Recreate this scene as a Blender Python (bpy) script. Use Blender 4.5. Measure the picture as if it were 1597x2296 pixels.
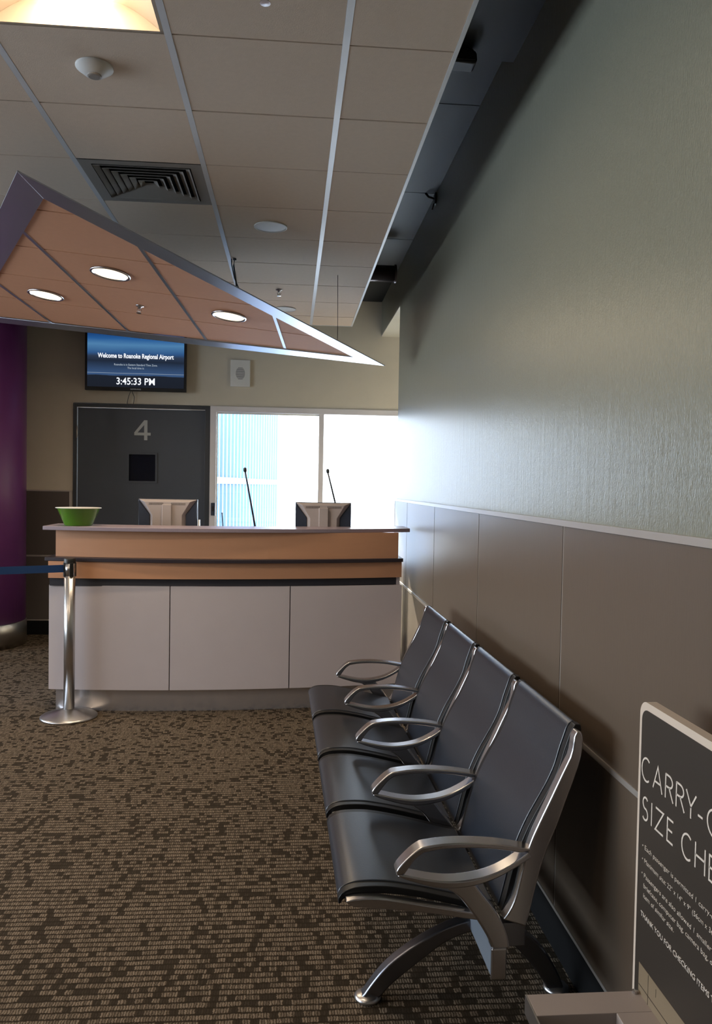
import bpy, bmesh, math, random
from mathutils import Vector, Matrix
random.seed(7)
S = bpy.context.scene
for o in list(bpy.data.objects): bpy.data.objects.remove(o)
COL = S.collection
PI = math.pi

# ------------------------------------------------------------------ camera
yaw, pitch, roll, fpx = .08258, -.03228, .0174, 1780.0
fwd = Vector((math.sin(yaw)*math.cos(pitch), math.cos(yaw)*math.cos(pitch), math.sin(pitch)))
rt0 = Vector((math.cos(yaw), -math.sin(yaw), 0)); up0 = rt0.cross(fwd)
rt = rt0*math.cos(roll) + up0*math.sin(roll); up = -rt0*math.sin(roll) + up0*math.cos(roll)
cam = bpy.data.cameras.new('camera'); camo = bpy.data.objects.new('camera', cam); COL.objects.link(camo)
M = Matrix((rt, up, -fwd)).transposed().to_4x4(); M.translation = Vector((0, 0, 1.595)); camo.matrix_world = M
cam.sensor_fit = 'HORIZONTAL'; cam.sensor_width = 36.0; cam.lens = 36.0*fpx/1597.0; cam.clip_start = .05; cam.clip_end = 300
S.camera = camo

# ------------------------------------------------------------------ world, sun, portals, exposure
w = bpy.data.worlds.new('world'); S.world = w; w.use_nodes = True
wn = w.node_tree.nodes; wl = w.node_tree.links
bg = wn['Background']; tcw = wn.new('ShaderNodeTexCoord'); sep = wn.new('ShaderNodeSeparateXYZ')
rmp = wn.new('ShaderNodeValToRGB'); mr = wn.new('ShaderNodeMapRange')
mr.inputs['From Min'].default_value = -0.2; mr.inputs['From Max'].default_value = 1.0
wl.new(tcw.outputs['Generated'], sep.inputs[0]); wl.new(sep.outputs['Z'], mr.inputs['Value']); wl.new(mr.outputs[0], rmp.inputs[0])
rmp.color_ramp.elements[0].color = (.72, .82, .95, 1); rmp.color_ramp.elements[1].color = (.36, .56, .95, 1)
e = rmp.color_ramp.elements.new(.22); e.color = (.90, .96, 1.0, 1)
wl.new(rmp.outputs[0], bg.inputs['Color']); bg.inputs['Strength'].default_value = 3.6

sun = bpy.data.lights.new('sun', 'SUN'); sun.energy = 9.0; sun.angle = math.radians(.6); sun.color = (1, .93, .78)
suno = bpy.data.objects.new('sun', sun); COL.objects.link(suno)
suno.rotation_euler = Vector((-.28, 1.0, .60)).to_track_quat('Z', 'Y').to_euler(); suno.location = (-2, 14, 8)
def portal(name, loc, rot, sx, sy):
    l = bpy.data.lights.new(name, 'AREA'); l.shape = 'RECTANGLE'; l.size = sx; l.size_y = sy; l.cycles.is_portal = True
    o = bpy.data.objects.new(name, l); COL.objects.link(o); o.location = loc; o.rotation_euler = rot
portal('portal_back', (.90, 8.62, 1.56), (-PI/2, 0, 0), 3.4, 1.66)
portal('portal_left', (-7.25, 3.3, 1.95), (0, -PI/2, 0), 2.1, 8.4)
S.view_settings.view_transform = 'Standard'; S.view_settings.look = 'None'
S.view_settings.exposure = 1.7; S.view_settings.gamma = 1.0; S.view_settings.use_curve_mapping = False

# ------------------------------------------------------------------ materials
def srgb(r, g, b):
    f = lambda c: (c/255/12.92) if c/255 <= .04045 else ((c/255+.055)/1.055)**2.4
    return (f(r), f(g), f(b), 1)
def mat(name, col, rough=.5, metal=0, spec=.5, var=.06, vs=6, bump=0, bs=200, emit=None, es=0, aniso=0, coat=0, mapsc=(1, 1, 1)):
    m = bpy.data.materials.new(name); m.use_nodes = True
    nt = m.node_tree; N = nt.nodes; L = nt.links; b = N['Principled BSDF']
    b.inputs['Roughness'].default_value = rough; b.inputs['Metallic'].default_value = metal
    b.inputs['Specular IOR Level'].default_value = spec
    if coat: b.inputs['Coat Weight'].default_value = coat; b.inputs['Coat Roughness'].default_value = .2
    tc = N.new('ShaderNodeTexCoord'); mp = N.new('ShaderNodeMapping'); mp.inputs['Scale'].default_value = mapsc
    L.new(tc.outputs['Object'], mp.inputs[0])
    if var:
        nz = N.new('ShaderNodeTexNoise'); nz.inputs['Scale'].default_value = vs; nz.inputs['Detail'].default_value = 4
        L.new(mp.outputs[0], nz.inputs['Vector'])
        mx = N.new('ShaderNodeMix'); mx.data_type = 'RGBA'
        mx.inputs['A'].default_value = tuple(c*(1-var) for c in col[:3])+(1,); mx.inputs['B'].default_value = tuple(min(1, c*(1+var)) for c in col[:3])+(1,)
        L.new(nz.outputs['Fac'], mx.inputs['Factor']); L.new(mx.outputs['Result'], b.inputs['Base Color'])
    else: b.inputs['Base Color'].default_value = col
    if bump:
        n2 = N.new('ShaderNodeTexNoise'); n2.inputs['Scale'].default_value = bs; n2.inputs['Detail'].default_value = 3
        L.new(mp.outputs[0], n2.inputs['Vector'])
        bp = N.new('ShaderNodeBump'); bp.inputs['Strength'].default_value = bump; bp.inputs['Distance'].default_value = .002
        L.new(n2.outputs['Fac'], bp.inputs['Height']); L.new(bp.outputs[0], b.inputs['Normal'])
    if emit: b.inputs['Emission Color'].default_value = emit; b.inputs['Emission Strength'].default_value = es
    return m
m_tile = mat('acoustic_tile', srgb(212, 192, 172), .9, bump=.35, bs=350, var=.05, vs=40)
m_tbar = mat('grid_white_metal', srgb(205, 205, 208), .35, spec=.6)
m_edge = mat('ceiling_edge_trim', srgb(210, 210, 208), .4)
m_deck = mat('dark_painted_deck', srgb(28, 33, 38), .5, spec=.4)
m_duct = mat('dark_duct_metal', srgb(105, 96, 100), .3, metal=.7)
m_black = mat('black_plastic', srgb(22, 22, 24), .45)
m_backwall = mat('khaki_wall_paint', srgb(194, 184, 166), .7, bump=.1, bs=300)
m_white = mat('white_paint', srgb(215, 212, 200), .6)
m_lam = mat('wainscot_laminate', srgb(95, 82, 70), .36, spec=.55, var=.05, vs=3, bump=.10, bs=60, mapsc=(1, 6, .35))
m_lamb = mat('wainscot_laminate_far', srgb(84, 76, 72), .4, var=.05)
m_seam = mat('aluminium_seam', srgb(185, 178, 172), .35, metal=.5)
m_base = mat('black_rubber_base', srgb(14, 14, 15), .8, spec=.2)
m_purple = mat('purple_column_paint', srgb(112, 58, 116), .32, spec=.5)
m_alu = mat('brushed_aluminium', srgb(200, 198, 198), .30, metal=1, var=.04, vs=30, bump=.05, bs=300)
m_poly = mat('polished_cast_aluminium', srgb(196, 194, 196), .27, metal=1, var=.04, vs=20)
m_darkalu = mat('dark_satin_leg_metal', srgb(130, 130, 136), .3, metal=1, var=.05)
m_beam = mat('silver_painted_beam', srgb(150, 158, 168), .35, metal=.4)
m_vinyl = mat('black_vinyl', srgb(26, 33, 45), .32, spec=1.0, var=.1, vs=5, bump=.12, bs=160)
m_piping = mat('black_rubber_edge', srgb(12, 12, 14), .4)
m_wood = mat('maple_laminate', srgb(206, 152, 116), .4, var=.07, vs=2.5, bump=.04, bs=60, mapsc=(.6, 6, 8))
m_counter_grey = mat('grey_laminate', srgb(205, 194, 194), .38, var=.03)
m_top = mat('speckled_mauve_countertop', srgb(150, 136, 146), .35, var=.12, vs=120)
m_charcoal = mat('charcoal_edge', srgb(52, 44, 50), .4, var=.15, vs=120)
m_recess = mat('dark_recess_band', srgb(56, 54, 60), .5)
m_kick = mat('brushed_steel_kick', srgb(205, 200, 200), .24, metal=.75, var=.03, vs=2, mapsc=(30, 1, 1), bump=.0)
m_doorg = mat('door_grey_paint', srgb(66, 72, 82), .42)
m_frameg = mat('door_frame_paint', srgb(50, 54, 60), .4)
m_num = mat('pale_vinyl_number', srgb(172, 174, 174), .5)
m_darkglass = mat('dark_door_glass', srgb(14, 18, 34), .12)
m_winframe = mat('window_frame_white', srgb(206, 200, 200), .45)
m_bowl = None
m_mon = mat('monitor_silver_plastic', srgb(160, 150, 148), .4)
m_mondark = mat('monitor_dark_blue_plastic', srgb(42, 50, 66), .4)
m_blue = mat('blue_belt_webbing', srgb(18, 62, 116), .65, bump=.2, bs=500)
m_signface = mat('sign_dark_brown_print', srgb(48, 40, 33), .5, var=.05, vs=30)
m_signedge = mat('sign_beige_board', srgb(205, 190, 176), .5)
m_signbeige = mat('sign_beige_print', srgb(128, 112, 90), .5)
m_signtext = mat('sign_white_lettering', srgb(214, 204, 194), .5, var=0)
m_sizer = mat('sizer_grey_metal', srgb(158, 146, 140), .45)
m_siding = mat('ribbed_siding_metal', srgb(92, 122, 160), .45, var=.08, vs=3)
m_apron = mat('concrete_apron', srgb(200, 200, 196), .9)
m_white_pl = mat('white_plastic', srgb(206, 204, 200), .45)
m_diff = mat('diffuser_grey_metal', srgb(140, 134, 128), .5)
m_blackhole = mat('duct_interior', srgb(30, 28, 28), .9)

def glass_mat(name, tint, gl=.08):
    m = bpy.data.materials.new(name); m.use_nodes = True; N = m.node_tree.nodes; L = m.node_tree.links; N.clear()
    o = N.new('ShaderNodeOutputMaterial'); t = N.new('ShaderNodeBsdfTransparent'); g = N.new('ShaderNodeBsdfGlossy'); x = N.new('ShaderNodeMixShader')
    f = N.new('ShaderNodeFresnel'); f.inputs['IOR'].default_value = 1.45
    t.inputs[0].default_value = tint; g.inputs['Roughness'].default_value = .02
    L.new(f.outputs[0], x.inputs[0]); L.new(t.outputs[0], x.inputs[1]); L.new(g.outputs[0], x.inputs[2]); L.new(x.outputs[0], o.inputs[0])
    return m
m_glass = glass_mat('window_glass', (.95, .98, 1, 1))
def bowl_mat():
    m = bpy.data.materials.new('green_translucent_plastic'); m.use_nodes = True; b = m.node_tree.nodes['Principled BSDF']
    b.inputs['Base Color'].default_value = srgb(110, 170, 40); b.inputs['Roughness'].default_value = .18
    b.inputs['Transmission Weight'].default_value = .35; b.inputs['Subsurface Weight'].default_value = .2
    return m
m_bowl = bowl_mat()
def emis(name, col, s):
    m = bpy.data.materials.new(name); m.use_nodes = True; N = m.node_tree.nodes; L = m.node_tree.links; N.clear()
    o = N.new('ShaderNodeOutputMaterial'); e = N.new('ShaderNodeEmission'); e.inputs[0].default_value = col; e.inputs[1].default_value = s
    L.new(e.outputs[0], o.inputs[0]); return m
m_lens = emis('downlight_lens', (1, .80, .50, 1), 1.1)
m_troffer = emis('troffer_lamp', (1, .80, .58, 1), 13)
m_trough = mat('troffer_reflector', srgb(165, 150, 132), .5)
m_txt = emis('screen_text', (.9, .93, 1, 1), .34)
m_txtdim = emis('screen_text_small', (.6, .7, .8, 1), .22)
m_logo = emis('bezel_logo', (.5, .5, .5, 1), .1)

# carpet: woven blocks of short vertical strokes, some blocks dark
def carpet():
    m = bpy.data.materials.new('patterned_carpet'); m.use_nodes = True; N = m.node_tree.nodes; L = m.node_tree.links; b = N['Principled BSDF']
    b.inputs['Roughness'].default_value = .95; b.inputs['Specular IOR Level'].default_value = .15
    b.inputs['Sheen Weight'].default_value = .0; b.inputs['Sheen Roughness'].default_value = .5
    tc = N.new('ShaderNodeTexCoord'); sp = N.new('ShaderNodeSeparateXYZ'); L.new(tc.outputs['Object'], sp.inputs[0])
    def mt(op, a, b_=None, c=None):
        n = N.new('ShaderNodeMath'); n.operation = op
        for i, v in enumerate((a, b_, c)):
            if v is None: continue
            if isinstance(v, (int, float)): n.inputs[i].default_value = v
            else: L.new(v, n.inputs[i])
        return n.outputs[0]
    wob = N.new('ShaderNodeTexNoise'); wob.inputs['Scale'].default_value = 9; L.new(tc.outputs['Object'], wob.inputs['Vector'])
    wob2 = N.new('ShaderNodeTexNoise'); wob2.inputs['Scale'].default_value = 120; wob2.inputs['Detail'].default_value = 2; L.new(tc.outputs['Object'], wob2.inputs['Vector'])
    spw = N.new('ShaderNodeSeparateXYZ'); L.new(wob2.outputs['Color'], spw.inputs[0])
    wv = mt('ADD', mt('MULTIPLY', mt('SUBTRACT', wob.outputs['Fac'], .5), .012), mt('MULTIPLY', mt('SUBTRACT', spw.outputs['X'], .5), .012))
    wx = mt('MULTIPLY', mt('SUBTRACT', spw.outputs['Y'], .5), .010)
    x = mt('ADD', sp.outputs['X'], wx); y = mt('ADD', sp.outputs['Y'], wv)
    ry = mt('DIVIDE', y, .0285); row = mt('FLOOR', ry); fy = mt('FRACT', ry)
    wr = N.new('ShaderNodeTexWhiteNoise'); wr.noise_dimensions = '1D'; L.new(row, wr.inputs['W'])
    xs = mt('ADD', x, mt('MULTIPLY', wr.outputs['Value'], .03))
    cell = mt('FLOOR', mt('DIVIDE', xs, .0255)); st = mt('DIVIDE', xs, .0085); sx = mt('FRACT', st)
    def wn2(a, b2):
        c_ = N.new('ShaderNodeCombineXYZ'); L.new(a, c_.inputs[0]); L.new(b2, c_.inputs[1])
        q_ = N.new('ShaderNodeTexWhiteNoise'); q_.noise_dimensions = '2D'; L.new(c_.outputs[0], q_.inputs['Vector']); return q_.outputs['Value']
    lightcell = mt('ADD', .10, mt('MULTIPLY', mt('GREATER_THAN', wn2(cell, row), .22), .90))
    def smooth(v, lo, hi):
        m_ = N.new('ShaderNodeMapRange'); m_.interpolation_type = 'SMOOTHSTEP'; m_.inputs['From Min'].default_value = lo; m_.inputs['From Max'].default_value = hi
        m_.inputs['To Min'].default_value = 1; m_.inputs['To Max'].default_value = 0; L.new(v, m_.inputs['Value']); return m_.outputs[0]
    stroke = mt('ADD', .22, mt('MULTIPLY', smooth(mt('ABSOLUTE', mt('SUBTRACT', sx, .5)), .18, .46), .78))
    stroke = mt('MULTIPLY', stroke, mt('ADD', .45, mt('MULTIPLY', wn2(mt('FLOOR', st), row), .75)))
    rowm = smooth(mt('ABSOLUTE', mt('SUBTRACT', fy, .5)), .26, .46)
    fac = mt('MULTIPLY', mt('MULTIPLY', lightcell, stroke), rowm)
    fine = N.new('ShaderNodeTexNoise'); fine.inputs['Scale'].default_value = 400; L.new(tc.outputs['Object'], fine.inputs['Vector'])
    fac = mt('MULTIPLY', fac, mt('ADD', .4, mt('MULTIPLY', fine.outputs['Fac'], 1.2)))
    mx = N.new('ShaderNodeMix'); mx.data_type = 'RGBA'; mx.inputs['A'].default_value = srgb(46, 37, 25); mx.inputs['B'].default_value = srgb(134, 118, 100)
    L.new(fac, mx.inputs['Factor']); L.new(mx.outputs['Result'], b.inputs['Base Color'])
    bp = N.new('ShaderNodeBump'); bp.inputs['Strength'].default_value = .6; bp.inputs['Distance'].default_value = .003
    L.new(fac, bp.inputs['Height']); L.new(bp.outputs[0], b.inputs['Normal'])
    return m
m_carpet = carpet()

# glossy vinyl wall covering with a fine vertical string relief
def vinylwall():
    m = bpy.data.materials.new('grey_green_vinyl_wallcovering'); m.use_nodes = True; N = m.node_tree.nodes; L = m.node_tree.links; b = N['Principled BSDF']
    b.inputs['Roughness'].default_value = .32; b.inputs['Specular IOR Level'].default_value = .6
    tc = N.new('ShaderNodeTexCoord')
    def nz(sc, mp, det=2):
        q = N.new('ShaderNodeMapping'); q.inputs['Scale'].default_value = mp; L.new(tc.outputs['Object'], q.inputs[0])
        n = N.new('ShaderNodeTexNoise'); n.inputs['Scale'].default_value = sc; n.inputs['Detail'].default_value = det; L.new(q.outputs[0], n.inputs['Vector']); return n.outputs['Fac']
    a = nz(260, (1, 1, .22)); c = nz(34, (1, 1, .10)); d = nz(240, (1, 1, .8))
    ad = N.new('ShaderNodeMath'); ad.operation = 'ADD'; L.new(a, ad.inputs[0]); L.new(c, ad.inputs[1])
    ad2 = N.new('ShaderNodeMath'); ad2.operation = 'MULTIPLY_ADD'; ad2.inputs[1].default_value = .5; L.new(d, ad2.inputs[0]); L.new(ad.outputs[0], ad2.inputs[2])
    bp = N.new('ShaderNodeBump'); bp.inputs['Strength'].default_value = .55; bp.inputs['Distance'].default_value = .0022
    L.new(ad2.outputs[0], bp.inputs['Height']); L.new(bp.outputs[0], b.inputs['Normal'])
    mx = N.new('ShaderNodeMix'); mx.data_type = 'RGBA'; mx.inputs['A'].default_value = srgb(108, 108, 94); mx.inputs['B'].default_value = srgb(130, 128, 112)
    L.new(a, mx.inputs['Factor']); L.new(mx.outputs['Result'], b.inputs['Base Color'])
    return m
m_vwall = vinylwall()
def screen_mat():
    m = bpy.data.materials.new('screen_picture'); m.use_nodes = True; N = m.node_tree.nodes; L = m.node_tree.links; N.clear()
    o = N.new('ShaderNodeOutputMaterial'); e = N.new('ShaderNodeEmission'); tc = N.new('ShaderNodeTexCoord'); sp = N.new('ShaderNodeSeparateXYZ')
    L.new(tc.outputs['Object'], sp.inputs[0]); r = N.new('ShaderNodeValToRGB'); mr_ = N.new('ShaderNodeMapRange')
    mr_.inputs['From Min'].default_value = -.30; mr_.inputs['From Max'].default_value = .30; L.new(sp.outputs['Z'], mr_.inputs['Value'])
    nz = N.new('ShaderNodeTexNoise'); nz.inputs['Scale'].default_value = 3; nz.inputs['Detail'].default_value = 5
    mp = N.new('ShaderNodeMapping'); mp.inputs['Scale'].default_value = (1, 1, 4); L.new(tc.outputs['Object'], mp.inputs[0]); L.new(mp.outputs[0], nz.inputs['Vector'])
    ad = N.new('ShaderNodeMath'); ad.operation = 'MULTIPLY_ADD'; ad.inputs[1].default_value = .05; L.new(nz.outputs['Fac'], ad.inputs[0]); L.new(mr_.outputs[0], ad.inputs[2])
    L.new(ad.outputs[0], r.inputs[0]); cr = r.color_ramp
    cr.elements[0].position = 0; cr.elements[0].color = srgb(34, 38, 48); cr.elements[1].position = 1; cr.elements[1].color = srgb(28, 70, 130)
    for p_, c_ in ((.27, (36, 42, 54)), (.285, (66, 96, 140)), (.52, (38, 48, 66)), (.60, (52, 66, 90)), (.66, (54, 96, 150)), (.8, (88, 142, 190)), (.9, (44, 100, 165))):
        e_ = cr.elements.new(p_); e_.color = srgb(*c_)
    L.new(r.outputs[0], e.inputs[0]); e.inputs[1].default_value = .24; L.new(e.outputs[0], o.inputs[0]); return m
m_screen = screen_mat()

# ------------------------------------------------------------------ mesh helpers
def link(name, me, m, parent=None, smooth=False):
    o = bpy.data.objects.new(name, me); COL.objects.link(o)
    if m: me.materials.append(m)
    if parent: o.parent = parent
    if smooth:
        for p_ in me.polygons: p_.use_smooth = True
    return o
def fin(name, bm, m, parent=None, smooth=False, bevel=0, seg=2, angle=40):
    bmesh.ops.recalc_face_normals(bm, faces=bm.faces)
    me = bpy.data.meshes.new(name); bm.to_mesh(me); bm.free()
    o = link(name, me, m, parent, smooth or bevel > 0)
    if bevel:
        b = o.modifiers.new('bevel', 'BEVEL'); b.width = bevel; b.segments = seg; b.limit_method = 'ANGLE'; b.angle_limit = math.radians(angle); b.harden_normals = True
    return o
def bbox(bm, x0, x1, y0, y1, z0, z1):
    v = [bm.verts.new(p_) for p_ in ((x0, y0, z0), (x1, y0, z0), (x1, y1, z0), (x0, y1, z0), (x0, y0, z1), (x1, y0, z1), (x1, y1, z1), (x0, y1, z1))]
    for f in ((0, 3, 2, 1), (4, 5, 6, 7), (0, 1, 5, 4), (1, 2, 6, 5), (2, 3, 7, 6), (3, 0, 4, 7)): bm.faces.new([v[i] for i in f])
def box(name, x0, x1, y0, y1, z0, z1, m, parent=None, bevel=0):
    bm = bmesh.new(); bbox(bm, x0, x1, y0, y1, z0, z1); return fin(name, bm, m, parent, bevel=bevel)
def empty(name, loc, rz=0):
    o = bpy.data.objects.new(name, None); COL.objects.link(o); o.location = loc; o.rotation_euler = (0, 0, rz); return o
def tag(o, label=None, cat=None, group=None, kind=None):
    if label: o['label'] = label
    if cat: o['category'] = cat
    if group: o['group'] = group
    if kind: o['kind'] = kind
    return o
def lathe(bm, prof, c=(0, 0, 0), n=32, axis='Z'):
    rings = []
    for r_, z in prof:
        ring = []
        for i in range(n):
            a = 2*PI*i/n
            p_ = Vector((max(r_, 1e-5)*math.cos(a), max(r_, 1e-5)*math.sin(a), z))
            if axis == 'X': p_ = Vector((p_.z, p_.x, p_.y))
            if axis == 'Y': p_ = Vector((p_.x, p_.z, p_.y))
            ring.append(bm.verts.new(p_+Vector(c)))
        rings.append(ring)
    for a, b in zip(rings[:-1], rings[1:]):
        for i in range(n): bm.faces.new((a[i], a[(i+1) % n], b[(i+1) % n], b[i]))
    if prof[0][0] > 1e-4: bm.faces.new(rings[0][::-1])
    if prof[-1][0] > 1e-4: bm.faces.new(rings[-1])
def tube(bm, pts, r_, n=8, taper=None):
    pts = [Vector(p_) for p_ in pts]; rings = []
    for i, p_ in enumerate(pts):
        t = (pts[min(i+1, len(pts)-1)]-pts[max(i-1, 0)]).normalized()
        u = t.cross(Vector((0, 0, 1)));
        if u.length < 1e-3: u = t.cross(Vector((1, 0, 0)))
        u.normalize(); v = t.cross(u); rr = taper[i] if taper else r_
        rings.append([bm.verts.new(p_+(u*math.cos(2*PI*k/n)+v*math.sin(2*PI*k/n))*rr) for k in range(n)])
    for a, b in zip(rings[:-1], rings[1:]):
        for i in range(n): bm.faces.new((a[i], a[(i+1) % n], b[(i+1) % n], b[i]))
    bm.faces.new(rings[0][::-1]); bm.faces.new(rings[-1])
def spline(pts, k=5):           # Catmull-Rom through 2-D points
    out = []
    P_ = [pts[0]]+list(pts)+[pts[-1]]
    for i in range(1, len(P_)-2):
        a, b, c, d = [Vector(q) for q in P_[i-1:i+3]]
        for s in range(k):
            t = s/k
            out.append(.5*((2*b)+(c-a)*t+(2*a-5*b+4*c-d)*t*t+(3*b-a-3*c+d)*t**3))
    out.append(Vector(pts[-1])); return out
def prism_xz(bm, outline, y0, y1):
    a = [bm.verts.new((q[0], y0, q[1])) for q in outline]; b = [bm.verts.new((q[0], y1, q[1])) for q in outline]
    n = len(a)
    for i in range(n): bm.faces.new((a[i], a[(i+1) % n], b[(i+1) % n], b[i]))
    bm.faces.new(a[::-1]); bm.faces.new(b)
def strip_xz(bm, top, bot, y0, y1):     # quad strip between two equally long lines, extruded in y
    n = len(top); r1 = [[bm.verts.new((q[0], y, q[1])) for q in top] for y in (y0, y1)]; r2 = [[bm.verts.new((q[0], y, q[1])) for q in bot] for y in (y0, y1)]
    for i in range(n-1):
        bm.faces.new((r1[0][i], r1[0][i+1], r2[0][i+1], r2[0][i])); bm.faces.new((r1[1][i], r2[1][i], r2[1][i+1], r1[1][i+1]))
        bm.faces.new((r1[0][i], r1[1][i], r1[1][i+1], r1[0][i+1])); bm.faces.new((r2[0][i], r2[0][i+1], r2[1][i+1], r2[1][i]))
    for k in (0, n-1): bm.faces.new((r1[0][k], r2[0][k], r2[1][k], r1[1][k]))
def resample(pts, n):
    pts = [Vector(p_) for p_ in pts]; d = [0]
    for a, b in zip(pts[:-1], pts[1:]): d.append(d[-1]+(b-a).length)
    out = []
    for i in range(n):
        t = d[-1]*i/(n-1); k = max(j for j in range(len(d)) if d[j] <= t+1e-9); k = min(k, len(pts)-2)
        out.append(pts[k].lerp(pts[k+1], (t-d[k])/max(1e-9, d[k+1]-d[k])))
    return out
def text(name, s, size, loc, rot, m, parent, sx=1.0, off=0.0, ext=.0006, align='LEFT', sp=1.0):
    c = bpy.data.curves.new(name, 'FONT'); c.body = s; c.size = size; c.align_x = align; c.offset = off; c.extrude = ext; c.space_character = sp; c.resolution_u = 3
    t = bpy.data.objects.new(name, c); COL.objects.link(t); bpy.context.view_layer.update()
    me = bpy.data.meshes.new_from_object(t); bpy.data.objects.remove(t)
    o = link(name, me, m, parent); o.location = loc; o.rotation_euler = rot; o.scale = (sx, 1, 1); return o
def struct(o): o['kind'] = 'structure'; return o

WX = .938; YB = 8.45; ZC = 3.125; ZD = 3.555
# ------------------------------------------------------------------ floor, walls, deck
struct(box('floor', -7.2, 3.2, -5.2, YB+.1, -.1, 0, m_carpet))
wr_ = empty('wall_right', (WX, 0, 0)); struct(wr_)
box('upper_wall', 0, .12, -5.0, 7.0, 1.48, ZD, m_vwall, wr_)
box('lower_wall', .012, .12, -5.0, 7.0, 0, 1.48, m_lamb, wr_)
box('soffit_face', 0, .12, 7.0, YB, 3.2, ZD, m_vwall, wr_)
# laminate panels between aluminium seams
joints = [7.06]+[2.644+k*1.2192 for k in (3, 2, 1, 0, -1, -2, -3, -4, -5)]
for a, b in zip(joints[:-1], joints[1:]):
    for z0, z1 in ((.800, 1.470), (.152, .781)):
        box('wainscot_panel', -.006, .0115, b+.006, a-.006, z0, z1, m_lam, wr_)
    box('seam_strip', -.004, .011, b-.0058, b+.0058, .15, 1.472, m_seam, wr_)
box('end_strip', -.008, .011, 7.0545, 7.0655, .15, 1.48, m_seam, wr_)
box('cap_rail', -.012, .0115, -3.5, 7.07, 1.4715, 1.492, m_seam, wr_)
box('middle_rail', -.010, .0112, -3.5, 7.07, .782, .799, m_seam, wr_)
box('base_rail', -.008, .0112, -3.5, 7.07, .140, .1515, m_seam, wr_)
struct(box('baseboard_right', WX-.006, WX+.0115, -3.5, 7.06, 0, .1395, m_base))
struct(box('wall_side_recess', 3.0, 3.12, 6.9, YB, 0, 3.2, m_backwall))
struct(box('wall_recess_return', WX+.12, 3.0, 6.9, 7.0, 0, 3.2, m_backwall))
struct(box('ceiling_recess', WX+.0, 3.1, 7.0, YB, 3.19, 3.2, m_white))
# back wall with door and window openings
wb = empty('wall_back', (0, YB, 0)); struct(wb)
bm = bmesh.new()
for a in ((-7.1, -2.252, 0, ZD+.12), (-2.252, 2.60, 2.412, ZD+.12), (2.60, 3.1, 0, ZD+.12), (-.850, 2.60, 0, .70)): bbox(bm, a[0], a[1], 0, .15, a[2], a[3])
fin('wall_surface', bm, m_backwall, wb)
for a, b in ((-7.0, -5.95), (-5.94, -4.73), (-4.72, -3.50), (-3.49, -2.285)):
    for z0, z1 in ((.83, 1.488), (.16, .812)): box('wainscot_panel', a, b, -.012, 0, z0, z1, m_lamb, wb)
box('cap_rail', -7, -2.256, -.016, 0, 1.489, 1.502, m_seam, wb); box('middle_rail', -7, -2.256, -.015, 0, .813, .829, m_seam, wb)
box('base_rail', -7, -2.256, -.015, 0, .147, .159, m_seam, wb); box('end_strip', -2.284, -2.256, -.0145, 0, .16, 1.488, m_seam, wb)
struct(box('baseboard_back', -7, -2.256, YB-.012, YB, 0, .146, m_base))
# left wall with a long window, front wall
wlft = empty('wall_left', (-7.1, 0, 0)); struct(wlft)
bm = bmesh.new()
for a in ((-5.2, -.9, 0, ZD+.12), (7.5, YB, 0, ZD+.12), (-.9, 7.5, 0, .9), (-.9, 7.5, 3.0, ZD+.12)): bbox(bm, -.1, 0, a[0], a[1], a[2], a[3])
fin('wall_surface', bm, m_backwall, wlft)
wi2 = empty('window_2', (-7.1, 3.3, .9)); struct(wi2)
bm = bmesh.new()
for a in range(7): bbox(bm, -.09, -.01, -4.2+a*1.39, -4.2+a*1.39+.05, 0, 2.1)
bbox(bm, -.09, -.01, -4.2, 4.2, 0, .05); bbox(bm, -.09, -.01, -4.2, 4.2, 2.05, 2.1)
fin('window_frame', bm, m_winframe, wi2)
for a in range(6): box('pane', -.055, -.05, -4.15+a*1.39, -4.2+(a+1)*1.39, .05, 2.05, m_glass, wi2)
struct(box('wall_front', -7.1, 3.1, -5.3, -5.2, 0, ZD+.12, m_backwall))
# dark deck above the suspended ceiling
dk = empty('ceiling_deck', (0, 0, ZD)); struct(dk)
ys = [3.45, 4.07, 5.3, 6.3, 7.2, YB]
for a, b in zip(ys[:-1], ys[1:]): box('deck_panel', -7.1, WX, a+.004, b-.004, 0, .1, m_deck, dk)
box('deck_backing', -7.1, 3.1, 3.4, YB, .02, .12, m_black, dk)
for a, b in ((-5.2, 2.2), (2.2, 3.45)): box('low_deck_panel', -7.1, WX, a+.004, b, -.105, .12, m_deck, dk)

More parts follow.
